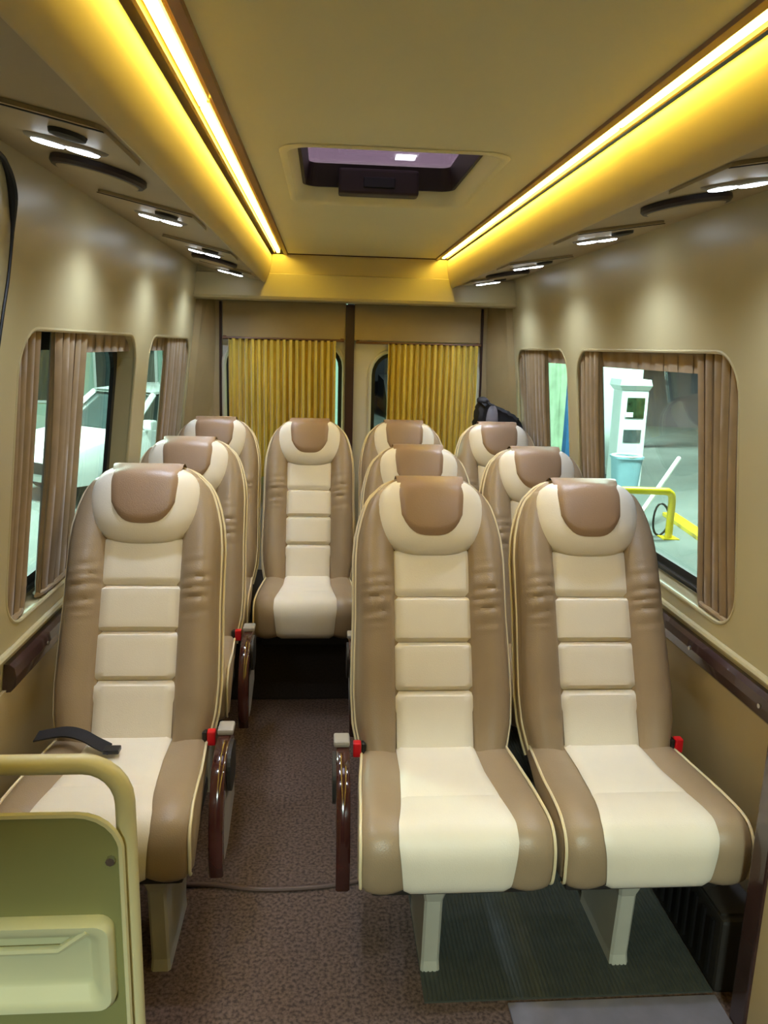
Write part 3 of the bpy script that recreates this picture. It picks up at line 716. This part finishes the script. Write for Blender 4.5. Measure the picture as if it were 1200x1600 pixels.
def side_curtain(W, s, a0, a1, z0, z1, folds, label, seed, pin=0.10):
    fn = lambda a, t, z: (W(z) + s * (0.000 + t), a, z)
    pinch = lambda q: 1.0 - pin * math.sin(math.pi * min(1.0, q * 1.02)) + (-(0.18) * max(0.0, 1 - q / 0.06))
    o = drape('curtain', 'brown_drape', fn, a0, a1, z0, z1, folds, 0.011, pinch, seed, zn=24)
    tag(o, label, 'curtain', 'brown side window curtains')
    fb = [(fn(a, 0.012 * math.cos(q), zz)) for a, q, zz in [((a0 + a1) / 2 + (a1 - a0) * 0.47 * math.sin(q_), q_, z0 + 0.028) for q_ in [2 * math.pi * k / 16 for k in range(16)]]]
    obj('tie_band', *tube([(p[0], p[1], p[2]) for p in fb], 0.0075, 6, closed=True), 'brown_drape', o, True)
IN = -0.012   # inside the opening
side_curtain(lambda z: WR(z) + 0.022, -1, 1.80, 2.03, 0.785, 1.515, 5, 'brown gathered curtain at the front edge of the large right window', 11)
side_curtain(lambda z: WR(z) + 0.022, -1, 2.79, 3.05, 0.785, 1.515, 5, 'brown gathered curtain at the rear edge of the large right window', 12)
side_curtain(lambda z: WR(z) + 0.022, -1, 3.50, 3.99, 0.84, 1.515, 8, 'brown gathered curtain on the rear right window, in the corner', 13, 0.04)
side_curtain(lambda z: WL(z) - 0.022, 1, 1.80, 1.965, 0.785, 1.52, 4, 'brown gathered curtain at the front edge of the large left window', 14)
side_curtain(lambda z: WL(z) - 0.022, 1, 2.06, 2.33, 0.785, 1.52, 5, 'brown gathered curtain hanging across the middle of the large left window', 15)
side_curtain(lambda z: WL(z) - 0.022, 1, 3.48, 3.99, 0.84, 1.52, 8, 'brown gathered curtain on the rear left window, in the corner', 16, 0.04)
# short valances along the window heads
for W, s, a0, a1, z, l in ((WR, -1, 2.03, 2.80, 1.508, 'large right'), (WR, -1, 3.17, 3.50, 1.508, 'rear right'), (WL, 1, 2.33, 2.88, 1.518, 'large left'), (WL, 1, 3.12, 3.49, 1.518, 'rear left')):
    fn = lambda a, t, z_: (W(z_) - s * 0.030 + s * t, a, z_)
    o = drape('valance', 'brown_drape', fn, a0, a1, z - 0.055, z, max(3, int((a1 - a0) / 0.09)), 0.003, None, 5, zn=3); tag(o, 'short brown cloth valance along the head of the %s window' % l, 'valance', 'side window valances')

# ------------------------------------------------------------------ black jacket in the right rear corner, belt on the front left seat
jk = empty('jacket', (0.91, 3.98, 1.02)); tag(jk, 'black and grey jacket bundled behind the right corner seat', 'jacket')
def lump(name, m, c, r, parent, seed, n=14):
    rnd = random.Random(seed); rows = []
    for i in range(n + 1):
        a = math.pi * i / n; row = []
        for j in range(18):
            b = 2 * math.pi * j / 18; k = 1 + 0.12 * math.sin(3 * b + seed) * math.sin(2 * a) + 0.08 * math.sin(5 * b + 2 * a + seed)
            row.append((c[0] + r[0] * k * math.sin(a) * math.cos(b), c[1] + r[1] * k * math.sin(a) * math.sin(b), c[2] + r[2] * k * math.cos(a)))
        rows.append(row)
    return obj(name, *grid(rows, True), m, parent, True)
jp = smooth_curve([(-0.13, 0, -0.06), (-0.135, 0, 0.08), (-0.125, 0, 0.19), (-0.095, 0, 0.232), (-0.06, 0, 0.215), (0.0, 0, 0.190), (0.07, 0, 0.155), (0.11, 0, 0.10), (0.115, 0, -0.06)], 4)
rows = [[(p.x * k + 0.006 * math.sin(9 * i + 5 * y), y * 0.07 + 0.008 * math.sin(i * 1.7), p.z * (0.5 + 0.5 * k) - 0.03 * (1 - k)) for i, p in enumerate(jp)] for y, k in ((-1, 0.86), (-0.8, 0.97), (-0.3, 1.0), (0.3, 1.0), (0.8, 0.97), (1, 0.86))]
v, f = grid(rows); n = len(jp); f += [tuple(range(n)), tuple(range(5 * n, 6 * n))]; obj('jacket_body', v, f, 'black_cloth', jk, True)
lump('sleeve', 'grey_cloth', (-0.055, -0.068, 0.09), (0.034, 0.022, 0.105), jk, 4)
lump('collar', 'black_cloth', (-0.098, -0.02, 0.222), (0.032, 0.045, 0.022), jk, 5)
bt = smooth_curve([(-0.73, 1.86, 0.500), (-0.66, 1.86, 0.512), (-0.61, 1.845, 0.510), (-0.57, 1.825, 0.500), (-0.53, 1.80, 0.495)], 6)
rows = []
for p in bt: rows.append([(p.x, p.y - 0.022, p.z), (p.x, p.y + 0.022, p.z + 0.004), (p.x, p.y + 0.022, p.z + 0.008), (p.x, p.y - 0.022, p.z + 0.004)])
v, f = grid(rows, True); f += [(0, 1, 2, 3), tuple(range(len(v) - 4, len(v)))]
bl = obj('seat_belt', v, f, 'black_cloth'); tag(bl, 'black seat belt strap lying on the front left seat cushion', 'seat belt')
obj('tongue', *box(-0.545, -0.505, 1.785, 1.815, 0.492, 0.503, 0.003), 'black_plastic', bl)

# ------------------------------------------------------------------ outside: the filling station at night
GZ = -0.70
gr = obj('ground', *slab([[(-30, -12), (30, -12), (30, 45), (-30, 45)]], lambda a, b, t: (a, b, t), GZ, GZ - 0.1), 'asphalt'); struct(gr)
# dark slope and wall beyond the forecourt, right
bk = MB()
rows = [[(2, 24, GZ), (9, 24, GZ), (20, 21, GZ), (30, 18, GZ)], [(2, 27, 0.4), (9, 27, 0.5), (20, 24, 1.6), (30, 21, 2.6)], [(2, 30, 0.5), (9, 30, 0.6), (20, 27, 1.8), (30, 24, 2.9)], [(2, 30, GZ - 0.1), (9, 30, GZ - 0.1), (20, 27, GZ - 0.1), (30, 24, GZ - 0.1)]]
v, f = grid(rows); f += [(0, 4, 8, 12), (3, 15, 11, 7), (0, 12, 13, 1), (1, 13, 14, 2), (2, 14, 15, 3)]; bk.add(v, f)
tag(bk.build('road_bank', 'bank', None, True), 'grey bank rising beyond the forecourt, seen through the right window', 'bank')
nw = MB(); nw.add(*box(1, 34, 31, 31.4, GZ, 4.2)); nw.add(*box(1, 34, 30.8, 31.5, 4.2, 4.35))
tag(nw.build('boundary_wall', 'night_wall'), 'dark boundary wall far behind the fuel pump', 'wall')
def at(px, py, Y):
    r = right * (px - 600) + down * (py - 800) + fwd * F; k = Y / r.y; return Vector((r.x * k, Y, 1.5 + r.z * k))
# fuel pump
c = at(978, 700, 12.7); pm = empty('fuel_pump', (c.x, 12.7, GZ)); tag(pm, 'white fuel pump with green screen outside the right window', 'fuel pump')
obj('body', *box(-0.23, 0.23, -0.2, 0.2, 0.001, 1.62, 0.02), 'pump_white', pm)
hd_ = MB(); rows = [[(-0.23, -0.21, 1.62), (0.23, -0.21, 1.62), (0.23, 0.21, 1.62), (-0.23, 0.21, 1.62)], [(-0.30, -0.27, 1.70), (0.25, -0.27, 1.70), (0.25, 0.22, 1.70), (-0.30, 0.22, 1.70)], [(-0.28, -0.27, 1.80), (0.22, -0.27, 1.80), (0.22, 0.22, 1.80), (-0.28, 0.22, 1.80)]]
v, f = grid(rows, True); f += [(0, 1, 2, 3), (8, 9, 10, 11)]; hd_.add(v, f); hd_.build('head', 'pump_white', pm)
obj('screen', *box(-0.13, 0.17, -0.214, -0.2005, 1.16, 1.50, 0.004), 'pump_screen', pm)
obj('keypad', *box(-0.15, 0.15, -0.214, -0.2005, 0.76, 0.97, 0.004), 'pump_grey', pm)
obj('label_plate', *box(-0.15, -0.02, -0.222, -0.2145, 1.18, 1.26), 'pump_white', pm)
obj('plinth', *box(-0.32, 0.30, -0.30, 0.30, 0.0, 0.0008), 'white_paint', pm) if False else None
# pale column beside the pump
c = at(946, 700, 14.2); cl = empty('canopy_column', (c.x - 0.15, 14.2, GZ)); tag(cl, 'pale wide canopy column behind the white fuel pump', 'column')
obj('shaft', *box(-0.55, 0.62, -0.35, 0.35, 0.15, 5.0, 0.03), 'pump_white', cl); obj('foot', *box(-0.6, 0.67, -0.4, 0.4, 0.001, 0.16, 0.02), 'white_paint', cl)
# bin
c = at(977, 740, 12.0); bn = empty('litter_bin', (c.x, 12.0, GZ)); tag(bn, 'pale blue litter bin standing before the fuel pump', 'bin')
rows = [[(w * math.copysign(abs(math.cos(a)) ** 0.5, math.cos(a)), w * 0.9 * math.copysign(abs(math.sin(a)) ** 0.5, math.sin(a)), z) for a in [2 * math.pi * k / 24 for k in range(24)]] for w, z in ((0.18, 0.001), (0.225, 0.56), (0.245, 0.565), (0.245, 0.60), (0.215, 0.60), (0.20, 0.40))]
v, f = grid(rows, True); f += [tuple(range(24)), tuple(range(120, 144))]; obj('bin_body', v, f, 'bin_blue', bn, True)
obj('bin_liner', *tube([(0.23 * math.cos(a), 0.21 * math.sin(a), 0.60) for a in [2 * math.pi * k / 20 for k in range(20)]], 0.022, 6, closed=True), 'white_paint', bn, True)
# yellow guard pipe
c = at(1043, 850, 8.9); yp = empty('guard_rail', (c.x, c.y, GZ)); tag(yp, 'yellow bent guard pipe on the forecourt', 'guard pipe')
pts = smooth_curve([(0, 0, 0.002), (0, 0, 0.2), (0, 0, 0.44), (-0.015, 0, 0.54), (-0.06, 0, 0.575), (-0.12, 0, 0.585), (-0.6, 0.05, 0.585), (-0.66, 0.05, 0.57), (-0.70, 0.05, 0.52), (-0.70, 0.05, 0.3), (-0.70, 0.05, 0.002)], 4)
obj('pipe', *tube(pts, 0.045, 10), 'yellow_paint', yp, True); obj('foot_plate', *box(-0.1, 0.1, -0.1, 0.1, 0.0005, 0.012), 'yellow_paint', yp)
a = at(1020, 775, 9.6); b = at(1061, 716, 10.2)
pole = empty('barrier_pole', (a.x, a.y, GZ)); tag(pole, 'thin white barrier pole leaning above the yellow pipe', 'pole')
av = Vector((0, 0, a.z - GZ)); bv = b - a; low = av - bv * (av.z / bv.z) if bv.z else av
obj('shaft', *tube([tuple(av - bv * 1.0 * (av.z / max(bv.z, 0.01)) * 0.98), tuple(av), tuple(av + bv)], 0.032, 8), 'white_paint', pole, True)
# yellow kerb
k0 = at(1052, 812, 0.1); 
def ong(px, py):
    r = right * (px - 600) + down * (py - 800) + fwd * F; k = (GZ - 1.5) / r.z; return Vector((r.x * k, r.y * k, GZ))
p0, p1 = ong(1045, 806), ong(1135, 868); t = (p1 - p0).normalized(); n = Vector((-t.y, t.x, 0)) * 0.09
kb = MB(); kb.add([tuple(q + Vector((0, 0, z))) for z in (0.001, 0.05) for q in (p0 - n, p0 + n, p1 + n, p1 - n)], [(0, 1, 2, 3), (4, 5, 6, 7), (0, 1, 5, 4), (1, 2, 6, 5), (2, 3, 7, 6), (3, 0, 4, 7)])
tag(kb.build('kerb', 'yellow_paint'), 'low yellow kerb running along the forecourt', 'kerb')
# hose loop on the guard pipe
hc = at(1032, 812, 9.0); pts = [(hc.x + 0.10 * math.sin(q), 9.0 + 0.02 * math.cos(q * 2), hc.z + 0.20 * math.cos(q)) for q in [2 * math.pi * k / 18 for k in range(18)]]
tag(obj('hose', *tube(pts, 0.014, 6, closed=True), 'rubber', None, True), 'black hose loop hanging by the yellow pipe', 'hose')
# sheets seen in the rear right window
sr = random.Random(9)
for k, (px, m, w, l) in enumerate(((858, 'green_sheet', 0.55, 'pale green banner outside the rear right window'), (884, 'blue_sheet', 0.42, 'blue banner outside the rear right window, next to the green one'))):
    c = at(px, 640, 13.5 + 0.3 * k); o = empty('banner', (c.x, c.y, GZ)); tag(o, l, 'banner')
    rows = [[(-w / 2 + w * j / 12, 0.05 * math.sin(j * 1.3 + 0.4 * i + k), 0.15 + 2.6 * i / 8) for j in range(13)] for i in range(9)]
    rows = [r + [(x, y + 0.012, z) for x, y, z in reversed(r)] for r in rows]
    v, f = grid(rows, True); f += [tuple(range(26)), tuple(range(8 * 26, 9 * 26))]; obj('cloth', v, f, m, o, True)
    obj('pole', *tube([(-w / 2, 0.06, 0.001), (-w / 2, 0.06, 2.9)], 0.02, 8), 'white_paint', o)
# building on the left
bw = empty('station_shop', (-9.0, 19.0, GZ)); tag(bw, 'pale green station building behind the white car', 'building')
obj('wall', *box(-9, 9.5, 0, 0.4, 0.001, 4.2), 'station_wall', bw)
obj('fascia', *box(-9.2, 9.7, -0.3, 0.5, 4.2, 4.9, 0.05), 'pump_white', bw)
for k in range(9):
    x = -8.2 + k * 1.95; fr = obj('window', *box(x, x + 1.5, -0.06, -0.001, 0.7, 2.5, 0.02), 'pump_white', bw); obj('glazing', *box(x + 0.07, x + 1.43, -0.075, -0.0605, 0.77, 2.43), 'car_glass', fr)
# housings above the lights, canopy lamps and added fill alike
for i, (l, t_, s_, p_) in enumerate(CANOPY_AND_FILL):
    o = empty('canopy_or_added_lamp', (l[0], l[1], l[2] + 0.06)); tag(o, ('square canopy lamp above the white car', 'square canopy lamp above the fuel pump', 'added fill lamp ahead of the windscreen, out of view', 'added lamp above the roof hatch, there to brighten its pane', 'added lamp over the far right forecourt, there to brighten the bank')[i], 'lamp', 'canopy lamps')
    obj('housing', *box(-s_ / 2 - 0.05, s_ / 2 + 0.05, -s_ / 2 - 0.05, s_ / 2 + 0.05, 0.05, 4.85 - l[2] - 0.06, 0.02), 'pump_white', o)
c = at(634, 247, 1.0); k = (4.65 - 1.5) / (c.z - 1.5); hl = Vector((c.x * k, c.y * k, 4.65))  # added lamp, set on the view ray to put a glint in the hatch
o = empty('canopy_or_added_lamp', hl); tag(o, 'small lamp added for the bright spot in the roof hatch pane', 'lamp', 'canopy lamps')
obj('housing', *box(-0.25, 0.25, -0.25, 0.25, 0.02, 0.20, 0.02), 'pump_white', o)
obj('bulb_panel', *box(-0.17, 0.17, -0.17, 0.17, 0.0, 0.0195), 'lamp_white', o)
cn = empty('station_canopy', (0, 6, GZ)); tag(cn, 'broad flat canopy roof over the forecourt', 'canopy')
obj('canopy_roof', *box(-8.5, 8.5, -13, 14, 5.55, 5.95, 0.05), 'night_wall', cn)
for cx_, cy_ in ((-7.2, -8), (-7.2, 12), (7.2, -8), (7.2, 12)): obj('canopy_post', *box(cx_ - 0.15, cx_ + 0.15, cy_ - 0.15, cy_ + 0.15, 0.0, 5.549, 0.02), 'pump_white', cn)
# white car
def car():
    nose = ong(60, 785); ang = math.atan2(-0.80, -0.60)
    root = empty('white_car', (nose.x, nose.y, GZ), ang); tag(root, 'white hatchback parked outside the left windows', 'car')
    # local: +x forward, nose at x = 0.1 ; length 4.1, width 1.72
    def sec(prof, y, k): return [(x, y * k, z) for x, z in prof]
    side = [(0.05, 0.30), (0.10, 0.45), (0.08, 0.62), (0.0, 0.74), (-0.35, 0.86), (-0.95, 0.95), (-1.10, 0.97), (-3.95, 1.0), (-4.0, 0.75), (-4.02, 0.45), (-3.95, 0.28)]
    rows = [[(x, y * (0.93 if (x > -0.2) else 1.0), z) for x, z in side] for y in (-0.86, -0.84, -0.55, 0, 0.55, 0.84, 0.86)]
    for r in (0, 6): rows[r] = [(x * 0.985 - 0.03, y, 0.32 + (z - 0.32) * 0.95) for x, y, z in rows[r]]
    v, f = grid(rows); n = len(side); f += [tuple(range(n)), tuple(range(6 * n, 7 * n))] + [(i * n, (i + 1) * n, (i + 1) * n + n - 1, i * n + n - 1) for i in range(6)]
    obj('body', v, f, 'car_paint', root, True)
    roof_ = [(-1.50, 1.43), (-2.3, 1.50), (-3.0, 1.49), (-3.6, 1.42)]
    gl = [(-0.98, 0.965), (-1.52, 1.42), (-2.3, 1.49), (-3.0, 1.48), (-3.62, 1.40), (-3.93, 0.99)]
    rows = [[(x, y * (1.0 if z < 1.1 else 0.80), z) for x, z in gl] for y in (-0.80, 0.80)]
    v, f = grid(rows); f += [tuple(range(6)), tuple(range(6, 12)), (0, 6, 11, 5)]
    gh = obj('glasshouse', v, f, 'car_glass', root)
    rows = [[(x + (0.04 if i == 0 else 0), y, z + 0.012) for i, (x, z) in enumerate(roof_)] for y in (-0.66, -0.5, 0, 0.5, 0.66)]
    rows2 = [[(x, y, z + 0.035) for x, y, z in r] for r in rows]
    v, f = grid(rows + list(reversed(rows2)), False); obj('roof', v, f, 'car_paint', root, True)
    for y in (-1, 1):
        for (xa, za, xb, zb) in ((-0.94, 0.97, -1.50, 1.44), (-2.35, 0.99, -2.38, 1.48), (-3.88, 0.99, -3.6, 1.42)):
            obj('pillar', *tube([(xa, y * 0.80, za), (xb, y * 0.655, zb)], 0.045, 6), 'car_paint', root)
        for wx in (-0.72, -3.25):
            w = obj('wheel', *tube([(wx, y * 0.68, 0.31), (wx, y * 0.87, 0.31)], 0.31, 22), 'tyre', root, True)
            obj('hub_cap', *tube([(wx, y * 0.871, 0.31), (wx, y * 0.885, 0.31)], 0.2, 16), 'grey_plastic', w)
        obj('headlight', *box(-0.16, 0.06, y * 0.62 - 0.14, y * 0.62 + 0.14, 0.60, 0.72, 0.03), 'chrome', root)
        obj('wing_mirror', *box(-1.25, -1.12, y * 0.93 - 0.09, y * 0.93 + 0.09, 0.98, 1.12, 0.03), 'car_paint', root)
    obj('grille', *box(0.085, 0.115, -0.4, 0.4, 0.42, 0.58, 0.01), 'black_plastic', root)
car()
